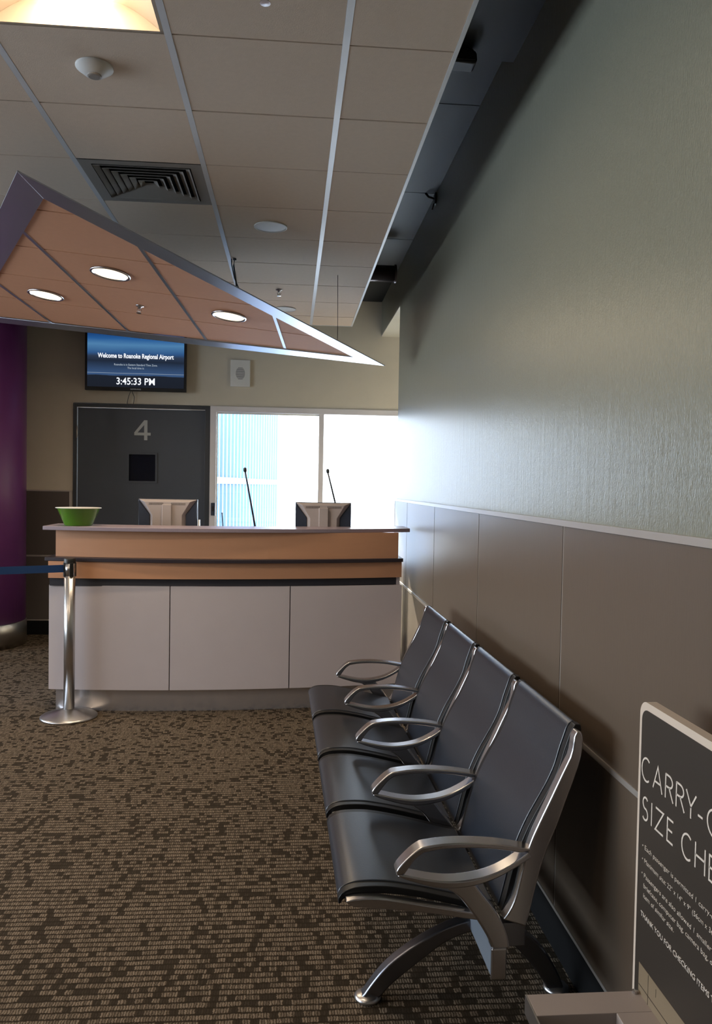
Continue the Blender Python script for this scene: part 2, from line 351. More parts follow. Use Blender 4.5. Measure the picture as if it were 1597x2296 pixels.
# ------------------------------------------------------------------ suspended ceiling
ce = empty('ceiling', (0, 0, ZC)); struct(ce)
XC, T, RT, XE, Y0, YE = .169, .6096, .5544, .566, 2.805, 7.63
def ceil_hole(ix, jy): return (ix, jy) in ((-2, -1), (-2, 2), (-5, -1), (-5, -6), (-8, -1), (-8, 6))
xs = [XC-k*T for k in range(0, 9)]
rows = [Y0+j*RT for j in range(-8, 9)]+[YE]
tmes = {}
cols = [(XC, XE, 0)]+[(XC-(k+1)*T, XC-k*T, -(k+1)) for k in range(8)]
bmb = bmesh.new()
for x0, x1, ix in cols:
    for jj, (a, b) in enumerate(zip(rows[:-1], rows[1:])):
        j = jj-8
        if ceil_hole(ix, j): continue
        x0_ = x0+.013; x1_ = x1-(.013 if ix != 0 else .016)
        segs = ((x0_, x1_),)
        for s0, s1 in segs:
            if a < 1.4: bbox(bmb, s0, s1, a+.003, b-.003, .001, .02); continue
            key = (round(s1-s0, 4), round(b-a, 4))
            if key not in tmes:
                bm = bmesh.new(); bbox(bm, 0, s1-s0, 0, b-a-.009, .001, .02); me = bpy.data.meshes.new('ceiling_tile'); bm.to_mesh(me); bm.free(); me.materials.append(m_tile); tmes[key] = me
            o = bpy.data.objects.new('ceiling_tile', tmes[key]); COL.objects.link(o); o.parent = ce; o.location = (s0, a+.0045, random.uniform(-.0006, .0006))
o = fin('ceiling_tile_field', bmb, m_tile, ce); o['kind'] = 'stuff'
for k in range(0, 9):
    o = box('grid_bar', xs[k]-.0125, xs[k]+.0125, rows[0], YE, 0, .022, m_tbar, ce)
bm = bmesh.new()
# backing above the tiles, with openings over the lamp and the air diffuser
XL = cols[-1][0]
hx0, hx1 = XC-2*T, XC-T
for x0, x1, ix in cols:
    for jj, (a, b) in enumerate(zip(rows[:-1], rows[1:])):
        if not ceil_hole(ix, jj-8): bbox(bm, x0, x1-(.004 if ix == 0 else 0), a, b, .022, .03)
fin('ceiling_backing', bm, m_blackhole, ce)
box('edge_trim', XE-.015, XE, rows[0], YE, -.001, .055, m_edge, ce)
box('end_trim', XL, XE, YE, YE+.012, -.001, .055, m_edge, ce)
struct(box('ceiling_left_field', -7.1, XL-.001, -5.1, YB, ZC, ZC+.03, m_tile))

# fluorescent troffer
tl = empty('ceiling_light', (hx0+T/2, Y0-RT/2, ZC))
tag(tl, 'glowing square recessed ceiling light with curved reflectors at the top left', 'ceiling light')
hw, hh = T/2-.012, RT/2-.002
bm = bmesh.new()
bbox(bm, -hw, hw, -hh, -hh+.012, 0, .10); bbox(bm, -hw, hw, hh-.012, hh, 0, .10); bbox(bm, -hw, -hw+.012, -hh, hh, 0, .10); bbox(bm, hw-.012, hw, -hh, hh, 0, .10)
bbox(bm, -hw, hw, -hh, hh, .10, .11); fin('housing', bm, m_trough, tl)
for s in (-1, 1):
    bm = bmesh.new(); n = 12; prev = None
    for i in range(n+1):
        t = i/n; x = s*(hw-.013-(hw-.12)*t); z = .004+.085*math.sin(t*PI/2)
        cur = [bm.verts.new((x, -hh+.013, z)), bm.verts.new((x, hh-.013, z))]
        if prev: bm.faces.new((prev[0], prev[1], cur[1], cur[0]))
        prev = cur
    fin('reflector', bm, m_trough, tl, smooth=True)
bm = bmesh.new(); prev = None
for i in range(13):
    a = PI*i/12; cur = [bm.verts.new((.11*math.cos(a), -hh+.014, .07-.045*math.sin(a))), bm.verts.new((.11*math.cos(a), hh-.014, .07-.045*math.sin(a)))]
    if prev: bm.faces.new((prev[0], prev[1], cur[1], cur[0]))
    prev = cur
fin('lamp_diffuser', bm, m_troffer, tl, smooth=True)
def added_troffer(dx, dy, lab):
    r_ = tl.copy(); COL.objects.link(r_); r_.location = tl.location+Vector((dx, dy, 0)); r_['label'] = lab
    for ch in tl.children:
        c = ch.copy(); COL.objects.link(c); c.parent = r_
    return r_

for dx, dy, lab in ((-3*T, 0, 'added unseen square recessed ceiling light left of the frame'), (-3*T, -5*RT, 'added unseen square recessed ceiling light behind the camera on the left'),
                    (-6*T, 0, 'added unseen square recessed ceiling light farthest left'), (-6*T, 7*RT, 'added unseen square recessed ceiling light far left near the column')):
    t_ = added_troffer(dx, dy, lab)  # unseen lamps, added to brighten the counter front, floor and back wall

# air diffuser
vt = empty('ceiling_vent', (hx0+T/2, Y0+2.5*RT, ZC)); tag(vt, 'square air diffuser of nested louvre frames in the ceiling above the canopy', 'air vent')
hw, hh = T/2-.0125, RT/2-.003
def ring(bm, a, b, z0, c, d, z1, th=.0015):      # square frame sloping from half sizes a,b at z0 to c,d at z1
    o_ = [bm.verts.new((sx*a, sy*b, z0)) for sx, sy in ((-1, -1), (1, -1), (1, 1), (-1, 1))]; i_ = [bm.verts.new((sx*c, sy*d, z1)) for sx, sy in ((-1, -1), (1, -1), (1, 1), (-1, 1))]
    for k in range(4): bm.faces.new((o_[k], o_[(k+1) % 4], i_[(k+1) % 4], i_[k]))
bm = bmesh.new(); ring(bm, hw, hh, 0, hw-.055, hh-.05, 0.0); fin('border', bm, m_diff, vt)
box('backing', -hw, hw, -hh, hh, .09, .1, m_blackhole, vt)
for k in range(6):
    f_ = 1-k/6.3; a = (hw-.06)*f_; b = (hh-.055)*f_
    bm = bmesh.new(); ring(bm, a, b, -.002, a-.024, b-.024, .012)
    o = fin('louvre', bm, m_diff, vt); sm = o.modifiers.new('s', 'SOLIDIFY'); sm.thickness = .002
# smoke detector, speakers, sprinklers
sd = empty('smoke_detector', (-.744, 3.05, ZC)); tag(sd, 'white conical smoke detector on the ceiling tile below the lamp', 'smoke detector')
bm = bmesh.new(); lathe(bm, [(.068, 0), (.068, -.006), (.064, -.010), (.034, -.032), (0, -.032)], n=36); fin('body', bm, m_white_pl, sd, bevel=.001)
bm = bmesh.new(); lathe(bm, [(.026, -.0315), (.025, -.037), (.02, -.039), (0, -.039)], n=24); fin('sensor', bm, m_diff, sd, smooth=False)
def speaker(x, y, r_, lab):
    e_ = empty('ceiling_speaker', (x, y, ZC)); tag(e_, lab, 'speaker', 'round speakers flush in the ceiling')
    bm = bmesh.new(); lathe(bm, [(r_-.008, -.003), (r_-.006, -.007), (r_, -.006), (r_, 0)], n=40); fin('rim', bm, m_white_pl, e_, smooth=True)
    bm = bmesh.new(); lathe(bm, [(r_-.007, 0), (r_-.007, -.004), (0, -.006)], n=40); fin('grille', bm, m_white_pl, e_, smooth=False)
speaker(-.141, 4.785, .098, 'round white ceiling speaker left of the bright grid bar')
speaker(-.072, 6.98, .095, 'far round ceiling speaker half hidden behind the canopy edge')
def sprinkler(x, y, z, lab, M_=None, s=1):
    e_ = empty('sprinkler_head', (x, y, z)); tag(e_, lab, 'sprinkler', 'fire sprinkler heads')
    if M_ is not None: e_.matrix_world = M_
    bm = bmesh.new(); lathe(bm, [(.028, 0), (.026, -.006), (.012, -.009), (.010, -.02), (0, -.02)], n=24); fin('escutcheon', bm, m_poly, e_, smooth=True)
    bm = bmesh.new()
    for sg in (-1, 1): tube(bm, [(sg*.009, 0, -.018), (sg*.014, 0, -.032), (sg*.004, 0, -.048)], .0025, 6)
    tube(bm, [(0, 0, -.018), (0, 0, -.05)], .003, 6); fin('yoke', bm, m_poly, e_, smooth=True)
    bm = bmesh.new(); lathe(bm, [(.017, -.050), (.017, -.052), (0, -.053)], n=16); fin('deflector', bm, m_poly, e_)
sprinkler(-.113, 6.30, ZC, 'chrome sprinkler head on the far ceiling tiles above the canopy point')
sprinkler(-.10, 2.505, ZC, 'chrome sprinkler head at the top edge of the photo')

# things in the dark gap between ceiling and wall
dc = empty('round_duct', (.57, 6.5, 3.335)); tag(dc, 'dark round duct stub in the gap between ceiling and wall', 'duct')
bm = bmesh.new(); lathe(bm, [(.066, -.35), (.066, .255)], n=28, axis='X'); fin('pipe', bm, m_duct, dc, smooth=True)
bm = bmesh.new(); lathe(bm, [(.0665, .245), (.073, .247), (.073, .262), (.0665, .264)], n=28, axis='X'); fin('collar', bm, m_duct, dc)
tube_b = bmesh.new(); tube(tube_b, [(.1, 0, .06), (.1, 0, .218)], .004, 6); fin('hanger_rod', tube_b, m_duct, dc)
bx_ = empty('loudspeaker_box', (.70, 3.39, 3.45)); tag(bx_, 'black lumpy box under the dark deck beside the ceiling edge', 'box')
bm = bmesh.new(); prism_xz(bm, [(-.06, -.062), (.052, -.066), (.058, -.05), (.056, -.022), (.04, -.008), (.03, 0), (-.03, 0), (-.05, -.01), (-.062, -.03)], -.04, .04); fin('case', bm, m_black, bx_, bevel=.008)
box('lid', -.05, .048, -.046, -.0405, -.056, -.02, m_black, bx_, bevel=.002)
cl = empty('pipe_bracket', (WX, 5.30, 3.53)); tag(cl, 'small black bracket where the dark deck meets the green wall', 'bracket')
box('plate', -.012, -.0002, -.03, .03, -.05, .023, m_black, cl, bevel=.002)
bm = bmesh.new(); tube(bm, [(-.01, 0, -.01), (-.05, 0, 0), (-.07, 0, .024)], .008, 8); tube(bm, [(-.012, 0, -.04), (-.02, .02, -.075)], .006, 8); fin('arm', bm, m_black, cl, smooth=True)

# ------------------------------------------------------------------ triangular canopy
O = Vector((-2.039, 4.026, 2.970)); E1 = Vector((.99058, -.08352, -.10853)).normalized(); E2 = Vector((.07628, .99468, -.06929)); E2 = (E2-E1*E2.dot(E1)).normalized(); NN = E1.cross(E2)
def uv(p_): q = Vector(p_)-O; return Vector((q.dot(E1), q.dot(E2)))
V3 = [Vector((-1.175, 3.513, 2.897)), Vector((.71, 6.122, 2.522)), Vector((-2.74, 6.64, 2.84))]
A2, B2, C2 = [uv(p_) for p_ in V3]                                 # outer corners in the plane
cn = empty('triangular_canopy', O); R_ = Matrix((E1, E2, NN)).transposed().to_4x4(); R_.translation = O; cn.matrix_world = R_
tag(cn, 'tilted triangular hanging canopy with aluminium rim and peach tiles over the counter', 'canopy')
def inset(tri, ds):
    cen = (tri[0]+tri[1]+tri[2])/3; lines = []
    for k in range(3):
        a, b = tri[k], tri[(k+1) % 3]; d = (b-a).normalized(); n = Vector((-d.y, d.x))
        if (cen-a).dot(n) < 0: n = -n
        lines.append((a+n*ds[k], d))
    out = []
    for k in range(3):
        (p1, d1), (p2, d2) = lines[k-1], lines[k]
        den = d1.x*d2.y-d1.y*d2.x; t = ((p2-p1).x*d2.y-(p2-p1).y*d2.x)/den; out.append(p1+d1*t)
    return out
tri = [A2, B2, C2]; inn = inset(tri, [.130, .172, .145]); 
bm = bmesh.new()
for k in range(3):
    q = [tri[k], tri[(k+1) % 3], inn[(k+1) % 3], inn[k]]
    lo = [bm.verts.new((p_.x, p_.y, 0)) for p_ in q]; hi = [bm.verts.new((p_.x, p_.y, .007)) for p_ in q]
    bm.faces.new(lo); bm.faces.new(hi[::-1])
    for i in range(4): bm.faces.new((lo[i], lo[(i+1) % 4], hi[(i+1) % 4], hi[i]))
m_rim = mat('canopy_rim_aluminium', srgb(168, 170, 178), .34, metal=.85, var=.03)
fin('rim', bm, m_rim, cn, bevel=.0015)
m_peach = mat('peach_canopy_tile', srgb(190, 134, 98), .75, var=.05, vs=30, bump=.2, bs=300)
# tiles clipped to the inner triangle
def clip(poly, a, b, keep):
    out = []; n = Vector((-(b-a).y, (b-a).x))
    if (keep-a).dot(n) < 0: n = -n
    for i in range(len(poly)):
        p_, q = poly[i], poly[(i+1) % len(poly)]; dp, dq = (p_-a).dot(n), (q-a).dot(n)
        if dp >= 0: out.append(p_)
        if dp*dq < 0: out.append(p_.lerp(q, dp/(dp-dq)))
    return out
cen = (inn[0]+inn[1]+inn[2])/3; TJ, TI = .6096, .6096*.948
cix = [(j, i) for i in range(-3, 6) for j in range(-4, 7)]
sm_in = inset(inn, [.002]*3)
for j, i in cix:
    g = .010; poly = [Vector((j*TJ+g, i*TI+.006)), Vector(((j+1)*TJ-g, i*TI+.006)), Vector(((j+1)*TJ-g, (i+1)*TI-.006)), Vector((j*TJ+g, (i+1)*TI-.006))]
    for k in range(3):
        poly = clip(poly, sm_in[k], sm_in[(k+1) % 3], cen)
        if len(poly) < 3: break
    if len(poly) < 3: continue
    bm = bmesh.new(); lo = [bm.verts.new((p_.x, p_.y, .010)) for p_ in poly]; hi = [bm.verts.new((p_.x, p_.y, .025)) for p_ in poly]; bm.faces.new(lo); bm.faces.new(hi[::-1])
    n = len(poly)
    for q in range(n): bm.faces.new((lo[q], lo[(q+1) % n], hi[(q+1) % n], hi[q]))
    fin('canopy_tile', bm, m_peach, cn)
for j in range(-3, 6):
    poly = [Vector((j*TJ-.010, -3)), Vector((j*TJ+.010, -3)), Vector((j*TJ+.010, 5)), Vector((j*TJ-.010, 5))]
    for k in range(3):
        poly = clip(poly, sm_in[k], sm_in[(k+1) % 3], cen)
        if len(poly) < 3: break
    if len(poly) < 3: continue
    bm = bmesh.new(); lo = [bm.verts.new((p_.x, p_.y, .007)) for p_ in poly]; hi = [bm.verts.new((p_.x, p_.y, .03)) for p_ in poly]; bm.faces.new(lo); bm.faces.new(hi[::-1]); n = len(poly)
    for q in range(n): bm.faces.new((lo[q], lo[(q+1) % n], hi[(q+1) % n], hi[q]))
    fin('grid_bar', bm, m_rim, cn)
bm = bmesh.new(); lo = [bm.verts.new((p_.x, p_.y, .03)) for p_ in inset(tri, [.10]*3)]; hi = [bm.verts.new((p_.x, p_.y, .045)) for p_ in inset(tri, [.10]*3)]
bm.faces.new(lo); bm.faces.new(hi[::-1])
for q in range(3): bm.faces.new((lo[q], lo[(q+1) % 3], hi[(q+1) % 3], hi[q]))
fin('back_panel', bm, m_blackhole, cn)
for P_ in ((-1.658, 5.522, 2.831), (-1.076, 4.81, 2.807), (-.427, 5.363, 2.699)):
    q = uv(P_); dl = empty('downlight', (q.x, q.y, 0)); dl.parent = cn
    bm = bmesh.new(); lathe(bm, [(.101, .010), (.101, .002), (.108, -.002), (.117, .001), (.117, .010)], n=40); fin('trim_ring', bm, m_poly, dl, smooth=True)
    bm = bmesh.new(); lathe(bm, [(.101, .006), (.07, .002), (0, .0005)], n=40); bm2 = fin('lens', bm, m_lens, dl, smooth=True)
    L_ = bpy.data.lights.new('downlight_lamp', 'AREA'); L_.shape = 'DISK'; L_.size = .19; L_.energy = 3.5; L_.color = (1, .80, .55); lo_ = bpy.data.objects.new('downlight_lamp', L_); COL.objects.link(lo_); lo_.parent = cn; lo_.location = (q.x, q.y, -.012)
q = uv((-1.024, 5.447, 2.762)); Mx = cn.matrix_world @ Matrix.Translation((q.x, q.y, .010)); sprinkler(0, 0, 0, 'small chrome sprinkler head under the peach canopy tiles', Mx)
# hangers
def wire(name, pts, r_, lab, m, n=6):
    p0 = Vector(pts[0]); bm = bmesh.new(); tube(bm, [Vector(p_)-p0 for p_ in pts], r_, n); o = fin(name, bm, m, None, smooth=True); o.location = p0; tag(o, lab, 'cable', 'canopy suspension cables'); return o
wire('suspension_cable', [(.318, 5.81, ZC), (.325, 5.81, 2.62)], .0022, 'thin straight steel wire holding the point of the canopy', m_duct)
hk = empty('suspension_loop', (-.402, 5.49, ZC)); tag(hk, 'looped black cable hanging from the ceiling behind the canopy rim', 'cable')
bm = bmesh.new(); tube(bm, [(0, 0, -.002), (-.006, 0, -.05), (.012, 0, -.16), (.022, 0, -.36)], .0055, 8); fin('cable_strand', bm, m_black, hk, smooth=True)
bm = bmesh.new(); tube(bm, [(-.022, 0, -.002), (-.02, 0, -.04), (.0, 0, -.13), (.03, 0, -.20), (.055, 0, -.33)], .0035, 8); fin('cable_strand', bm, m_black, hk, smooth=True)
bm = bmesh.new(); lathe(bm, [(.012, 0), (.012, -.01), (0, -.012)], n=12); fin('ceiling_clip', bm, m_black, hk)

# ------------------------------------------------------------------ door 4
dr = empty('door_1', (-1.55, YB, 0)); struct(dr)
bm = bmesh.new(); bbox(bm, -.700, -.662, -.015, .13, 0, 2.405); bbox(bm, .648, .698, -.015, .13, 0, 2.405); bbox(bm, -.662, .648, -.015, .13, 2.368, 2.405); fin('door_frame', bm, m_frameg, dr, bevel=.002)
bm = bmesh.new()
for a in ((-.658, -.142, .006, 2.362), (.142, .644, .006, 2.362), (-.142, .142, .006, 1.608), (-.142, .142, 1.892, 2.362)): bbox(bm, a[0], a[1], .012, .055, a[2], a[3])
fin('door_leaf', bm, m_doorg, dr)
bm = bmesh.new(); bbox(bm, -.155, .155, .002, .012, 1.592, 1.612); bbox(bm, -.155, .155, .002, .012, 1.888, 1.908); bbox(bm, -.155, -.135, .002, .012, 1.612, 1.888); bbox(bm, .135, .155, .002, .012, 1.612, 1.888)
vf = fin('vision_frame', bm, m_doorg, dr, bevel=.001); box('pane', -.142, .142, .03, .035, 1.608, 1.892, m_darkglass, vf)
for z in (.2, 1.15, 2.046):
    bm = bmesh.new(); lathe(bm, [(.008, 0), (.008, .124)], c=(-.660, -.018, z), n=10); fin('hinge', bm, m_seam, dr, smooth=True)
box('closer_seal', -.66, .646, -.017, -.0152, 2.36, 2.367, m_seam, dr)
bm = bmesh.new()                                        # the figure 4 as a flat cut vinyl shape
nx, nz_ = .168, .208
q4 = [(.60, 0), (.80, 0), (.80, .24), (1, .24), (1, .38), (.80, .38), (.80, 1.0), (.60, 1.0), (0, .38), (0, .24), (.60, .24)]
hole = [(.60, .38), (.60, .76), (.20, .38)]
def q4v(p_): return bm.verts.new((-.084+p_[0]*nx, .0112, 2.038+p_[1]*nz_))
vs_ = [q4v(p_) for p_ in q4]; hv = [q4v(p_) for p_ in hole]
bm.faces.new([vs_[0], vs_[1], vs_[2], vs_[5], vs_[6], vs_[7], hv[1], hv[0]] if False else [vs_[0], vs_[1], vs_[2], vs_[10]])
bm.faces.new([vs_[9], vs_[10], vs_[2], vs_[3], vs_[4], vs_[5], hv[0], hv[2], vs_[8]]); bm.faces.new([vs_[8], hv[2], hv[1], vs_[7]]); bm.faces.new([hv[0], vs_[5], vs_[6], vs_[7], hv[1]])
o = fin('number_4', bm, m_num, dr)

# ------------------------------------------------------------------ window behind the counter
wn1 = empty('window_1', (0, YB, 0)); struct(wn1)
bm = bmesh.new()
bbox(bm, -.850, -.786, -.02, .13, .70, 2.41); bbox(bm, 2.55, 2.60, -.02, .13, .70, 2.41); bbox(bm, -.786, 2.55, -.02, .13, 2.352, 2.41); bbox(bm, -.786, 2.55, -.02, .13, .70, .78)
fin('window_frame', bm, m_winframe, wn1, bevel=.002)
box('mullion', .290, .342, .0, .11, .78, 2.352, m_winframe, wn1, bevel=.002)
box('mullion', 1.40, 1.452, .0, .11, .78, 2.352, m_winframe, wn1, bevel=.002)
for a, b in ((-.782, .288), (.344, 1.398), (1.454, 2.548)): box('pane', a, b, .05, .056, .782, 2.35, m_glass, wn1)
box('bead', -.786, -.776, .03, .05, .78, 2.35, m_white, wn1); box('bead', -.775, .297, .03, .05, 2.335, 2.35, m_white, wn1)
lb = empty('card_reader', (-.808, YB-.02, 1.33)); tag(lb, 'small dark card reader on the window frame beside the grey door', 'card reader')
box('case', -.022, .022, -.03, 0, -.066, .066, m_mondark, lb, bevel=.004); box('slot', -.012, .012, -.032, -.03, -.02, .03, m_black, lb)

# intercom speaker plate
sp_ = empty('wall_speaker', (-.5425, YB, 2.7575)); tag(sp_, 'white rectangular slotted speaker plate on the khaki wall right of the screen', 'speaker')
box('plate', -.1015, .1015, -.028, 0, -.1395, .1395, m_white_pl, sp_, bevel=.004)
for k in range(11):
    hw_ = .048*math.sqrt(max(0, 1-((k-5)/5.8)**2)); z = .055-k*.0115
    box('slot', -hw_, hw_, -.0286, -.0279, z-.0022, z+.0022, m_black, sp_)

# wall television
tv = empty('wall_television', (-1.605, YB, 2.84)); tag(tv, 'flat screen on the khaki wall above the door showing the local time', 'television')
box('bracket', -.2, .2, -.045, 0, -.15, .15, m_black, tv); bm = bmesh.new()
HWt, HHt = .512, .304
bbox(bm, -HWt, HWt, -.085, -.045, -HHt, HHt); fin('casing', bm, m_black, tv, bevel=.004)
box('screen', -HWt+.024, HWt-.024, -.0866, -.0853, -HHt+.036, HHt-.020, m_screen, tv)
RX = (PI/2, 0, 0)
text('title_text', 'Welcome to Roanoke Regional Airport', .066, (0.0, -.0875, .030), RX, m_txt, tv, sx=.72, off=.0016, align='CENTER')
text('small_text', 'Roanoke is in Eastern Standard Time Zone.', .029, (0, -.0875, -.047), RX, m_txtdim, tv, sx=.86, align='CENTER')
text('small_text', 'The local time is:', .029, (0, -.0875, -.080), RX, m_txtdim, tv, sx=.86, align='CENTER')
text('clock_text', '3:45:33 PM', .100, (0, -.0875, -.240), RX, m_txt, tv, sx=.88, off=.0012, align='CENTER')
box('screen_line', -HWt+.024, HWt-.024, -.0872, -.0867, -.127, -.1245, m_txtdim, tv)
text('maker_text', 'SAMSUNG', .018, (.0, -.0860, -.292), RX, m_logo, tv, sx=1.3, align='CENTER')
bm = bmesh.new(); tube(bm, [(-.05, -.03, -.15), (-.06, -.03, -.30), (-.085, -.025, -.36), (-.10, -.015, -.43)], .003, 6); tube(bm, [(-.04, -.03, -.15), (-.045, -.03, -.31), (-.025, -.02, -.36), (-.035, -.012, -.43)], .003, 6)
fin('power_cable', bm, m_doorg, tv, smooth=True)

# ------------------------------------------------------------------ column
co = empty('round_column', (-3.03, 7.95, 0)); tag(co, 'thick purple round column with a metal foot at the left edge', 'column')
bm = bmesh.new(); lathe(bm, [(.45, .235), (.45, ZC-.002)], n=64); fin('shaft', bm, m_purple, co, smooth=True)
bm = bmesh.new(); lathe(bm, [(.458, 0), (.458, .225), (.450, .236)], n=64); fin('base_sleeve', bm, m_alu, co, smooth=True)

# ------------------------------------------------------------------ counter
ct = empty('reception_counter', (-.4, 5.9, 0)); tag(ct, 'bow-fronted boarding counter in maple and grey laminate with a steel kick', 'counter')
def band(name, x0, x1, cf, dep, z0, z1, m, bev=0, n=28, back=None):
    f = lambda x: cf[0]*x*x+cf[1]*x+cf[2]
    bm = bmesh.new(); fr = []; bk = []
    for i in range(n+1):
        x = x0+(x1-x0)*i/n; y = f(x); yb = back if back else y+dep
        fr.append([bm.verts.new((x+.4, y-5.9, z)) for z in (z0, z1)]); bk.append([bm.verts.new((x+.4, yb-5.9, z)) for z in (z0, z1)])
    for i in range(n):
        bm.faces.new((fr[i][0], fr[i+1][0], fr[i+1][1], fr[i][1])); bm.faces.new((bk[i][0], bk[i][1], bk[i+1][1], bk[i+1][0]))
        bm.faces.new((fr[i][1], fr[i+1][1], bk[i+1][1], bk[i][1])); bm.faces.new((fr[i][0], bk[i][0], bk[i+1][0], fr[i+1][0]))
    for i in (0, n): bm.faces.new((fr[i][0], fr[i][1], bk[i][1], bk[i][0]))
    return fin(name, bm, m, ct, bevel=bev)
cb = (.0665, .1087, 5.5959)
band('transaction_top', -1.680, .888, (.128, .21, 5.548), .36, 1.262, 1.289, m_top, .003)
band('upper_fascia', -1.617, .790, (.0968, .1205, 5.584), .05, 1.076, 1.2615, m_wood)
band('ledge', -1.667, .826, (.0974, .1471, 5.5365), .30, 1.050, 1.0755, m_charcoal, .003)
band('lower_fascia', -1.640, .820, (.0722, .144, 5.5915), .05, .935, 1.0495, m_wood)
band('recess_band', -1.640, .802, (.0626, .139, 5.6413), .05, .878, .9345, m_recess)
for a, b in ((-1.648, -.8235), (-.8175, .0045), (.0105, .819)): band('front_panel', a, b, cb, .02, .158, .882, m_counter_grey, .0015, n=12)
band('panel_backing', -1.645, .815, (cb[0], cb[1], cb[2]+.021), .02, .16, .877, m_recess)
band('kick_plate', -1.612, .79, (.068, .1113, 5.6468), .01, 0, .157, m_kick)
band('desk_top', -1.62, .60, (.0665, .1087, 5.75), .0, .955, .985, m_top, back=6.45)
band('side_panel', -1.64, -1.61, (.0665, .1087, 5.66), .0, .16, 1.048, m_counter_grey, n=2, back=6.40)
band('side_panel', .785, .812, (.0665, .1087, 5.66), .0, .16, 1.048, m_counter_grey, n=2, back=5.93)
box('back_panel', -1.24, 1.19, -.02, .0, .0, .954, m_recess, ct)

# monitors seen from behind
def monitor(x, y, zt, w_, rz, lab):
    e_ = empty('computer_monitor', (x, y, .986), rz); tag(e_, lab, 'monitor', 'monitors behind the counter')
    H_ = zt-.986; hw_ = w_/2; z0 = H_-.34
    box('front_bezel', -hw_, hw_, .0, .022, z0, H_, m_mondark, e_, bevel=.004)
    box('screen', -hw_+.02, hw_-.02, .022, .0235, z0+.02, H_-.02, m_black, e_)
    # tapered silver housing: wide at the top, narrowing in the middle
    bm = bmesh.new()
    out = [(-hw_+.005, H_-.004), (hw_-.005, H_-.004), (hw_-.085, H_-.115), (hw_-.085, z0+.02), (-hw_+.085, z0+.02), (-hw_+.085, H_-.115)]
    inn_ = [(-hw_+.05, H_-.02), (hw_-.05, H_-.02), (hw_-.11, H_-.12), (hw_-.11, z0+.04), (-hw_+.11, z0+.04), (-hw_+.11, H_-.12)]
    a = [bm.verts.new((p_[0], 0, p_[1])) for p_ in out]; b = [bm.verts.new((p_[0], -.035, p_[1])) for p_ in inn_]
    for i in range(6): bm.faces.new((a[i], a[(i+1) % 6], b[(i+1) % 6], b[i]))
    bm.faces.new(b); fin('rear_housing', bm, m_mon, e_, bevel=.003)
    for sg in (-1, 1):                                     # dark side cheeks
        bm = bmesh.new(); pl = [(sg*(hw_-.002), H_-.02), (sg*(hw_-.084), H_-.118), (sg*(hw_-.084), z0+.02), (sg*(hw_-.008), z0+.02)]
        prism_xz(bm, pl, -.010, 0); fin('side_cheek', bm, m_mondark, e_)
    bm = bmesh.new()
    for k in range(30):
        xx = -.13+k*.26/29
        if abs(xx) < .03: continue
        bbox(bm, xx-.0016, xx+.0016, -.0358, -.034, H_-.045, H_-.028)
    tag(fin('vent_slots', bm, m_black, e_), kind='stuff')
    box('stand_neck', -.035, .035, -.055, -.032, .02, H_-.04, m_mon, e_, bevel=.005)
    box('stand_foot', -.12, .12, -.12, .10, 0, .02, m_mon, e_, bevel=.006)
    return e_
mo = monitor(-.905, 5.98, 1.478, .435, -.04, 'silver-backed monitor in front of the grey door, left of the other')
mo2 = monitor(.248, 5.98, 1.470, .42, 0, 'silver-backed monitor in front of the bright window')
box('side_cable_box', .222, .234, -.01, .03, .27, .34, m_white_pl, mo)
# microphones
def mic(x0, x1, y, z1, lab, r_=.008):
    e_ = empty('gooseneck_microphone', (x0, y, .986)); tag(e_, lab, 'microphone', 'desk microphones')
    H_ = z1-.986; dx = x1-x0
    bm = bmesh.new(); lathe(bm, [(.055, 0), (.055, .014), (.045, .022), (.014, .026), (0, .026)], n=24); fin('base', bm, m_black, e_, smooth=True)
    bm = bmesh.new(); n = 10; pts = [(dx*(i/n)**1.05*1.0, 0, .02+(H_-.05)*i/n) for i in range(n+1)]; tube(bm, pts, r_, 10, [r_*(1.1-.35*i/n) for i in range(n+1)]); fin('stem', bm, m_black, e_, smooth=True)
    bm = bmesh.new(); tube(bm, [(dx*.985, 0, H_-.035), (dx*1.0, 0, H_-.028), (dx*1.015, 0, H_-.008), (dx*1.02, 0, H_)], .01, 12, [.006, .0125, .0125, .006]); fin('capsule', bm, m_black, e_, smooth=True)
mic(-.215, -.343, 6.02, 1.722, 'tall black gooseneck microphone left of the window mullion')
mic(.46, .288, 6.2, 1.727, 'thin gooseneck microphone rising behind the right monitor', r_=.0085)
an = empty('handset_antenna', (-.512, 6.05, .986)); tag(an, 'short black whip antenna against the left end of the window', 'antenna')
box('handset', -.03, .03, -.02, .02, 0, .13, m_black, an, bevel=.006)
bm = bmesh.new(); tube(bm, [(.004, 0, .13), (.006, 0, .28), (.0, 0, .38), (-.002, 0, .393)], .004, 8, [.0045, .004, .004, .006]); fin('whip', bm, m_black, an, smooth=True)
# bowl
bo = empty('candy_bowl', (-1.470, 5.665, 1.2895)); tag(bo, 'green plastic bowl on the left end of the counter top', 'bowl')
bm = bmesh.new(); lathe(bm, [(0, .0), (.086, 0), (.093, .004), (.141, .118), (.151, .121), (.151, .124), (.139, .123), (.09, .008), (0, .006)], n=48); fin('shell', bm, m_bowl, bo, smooth=True)
bm = bmesh.new(); lathe(bm, [(.1505, .1205), (.1535, .1225), (.1505, .1250)], n=48); fin('rim_lip', bm, m_white_pl, bo, smooth=True)

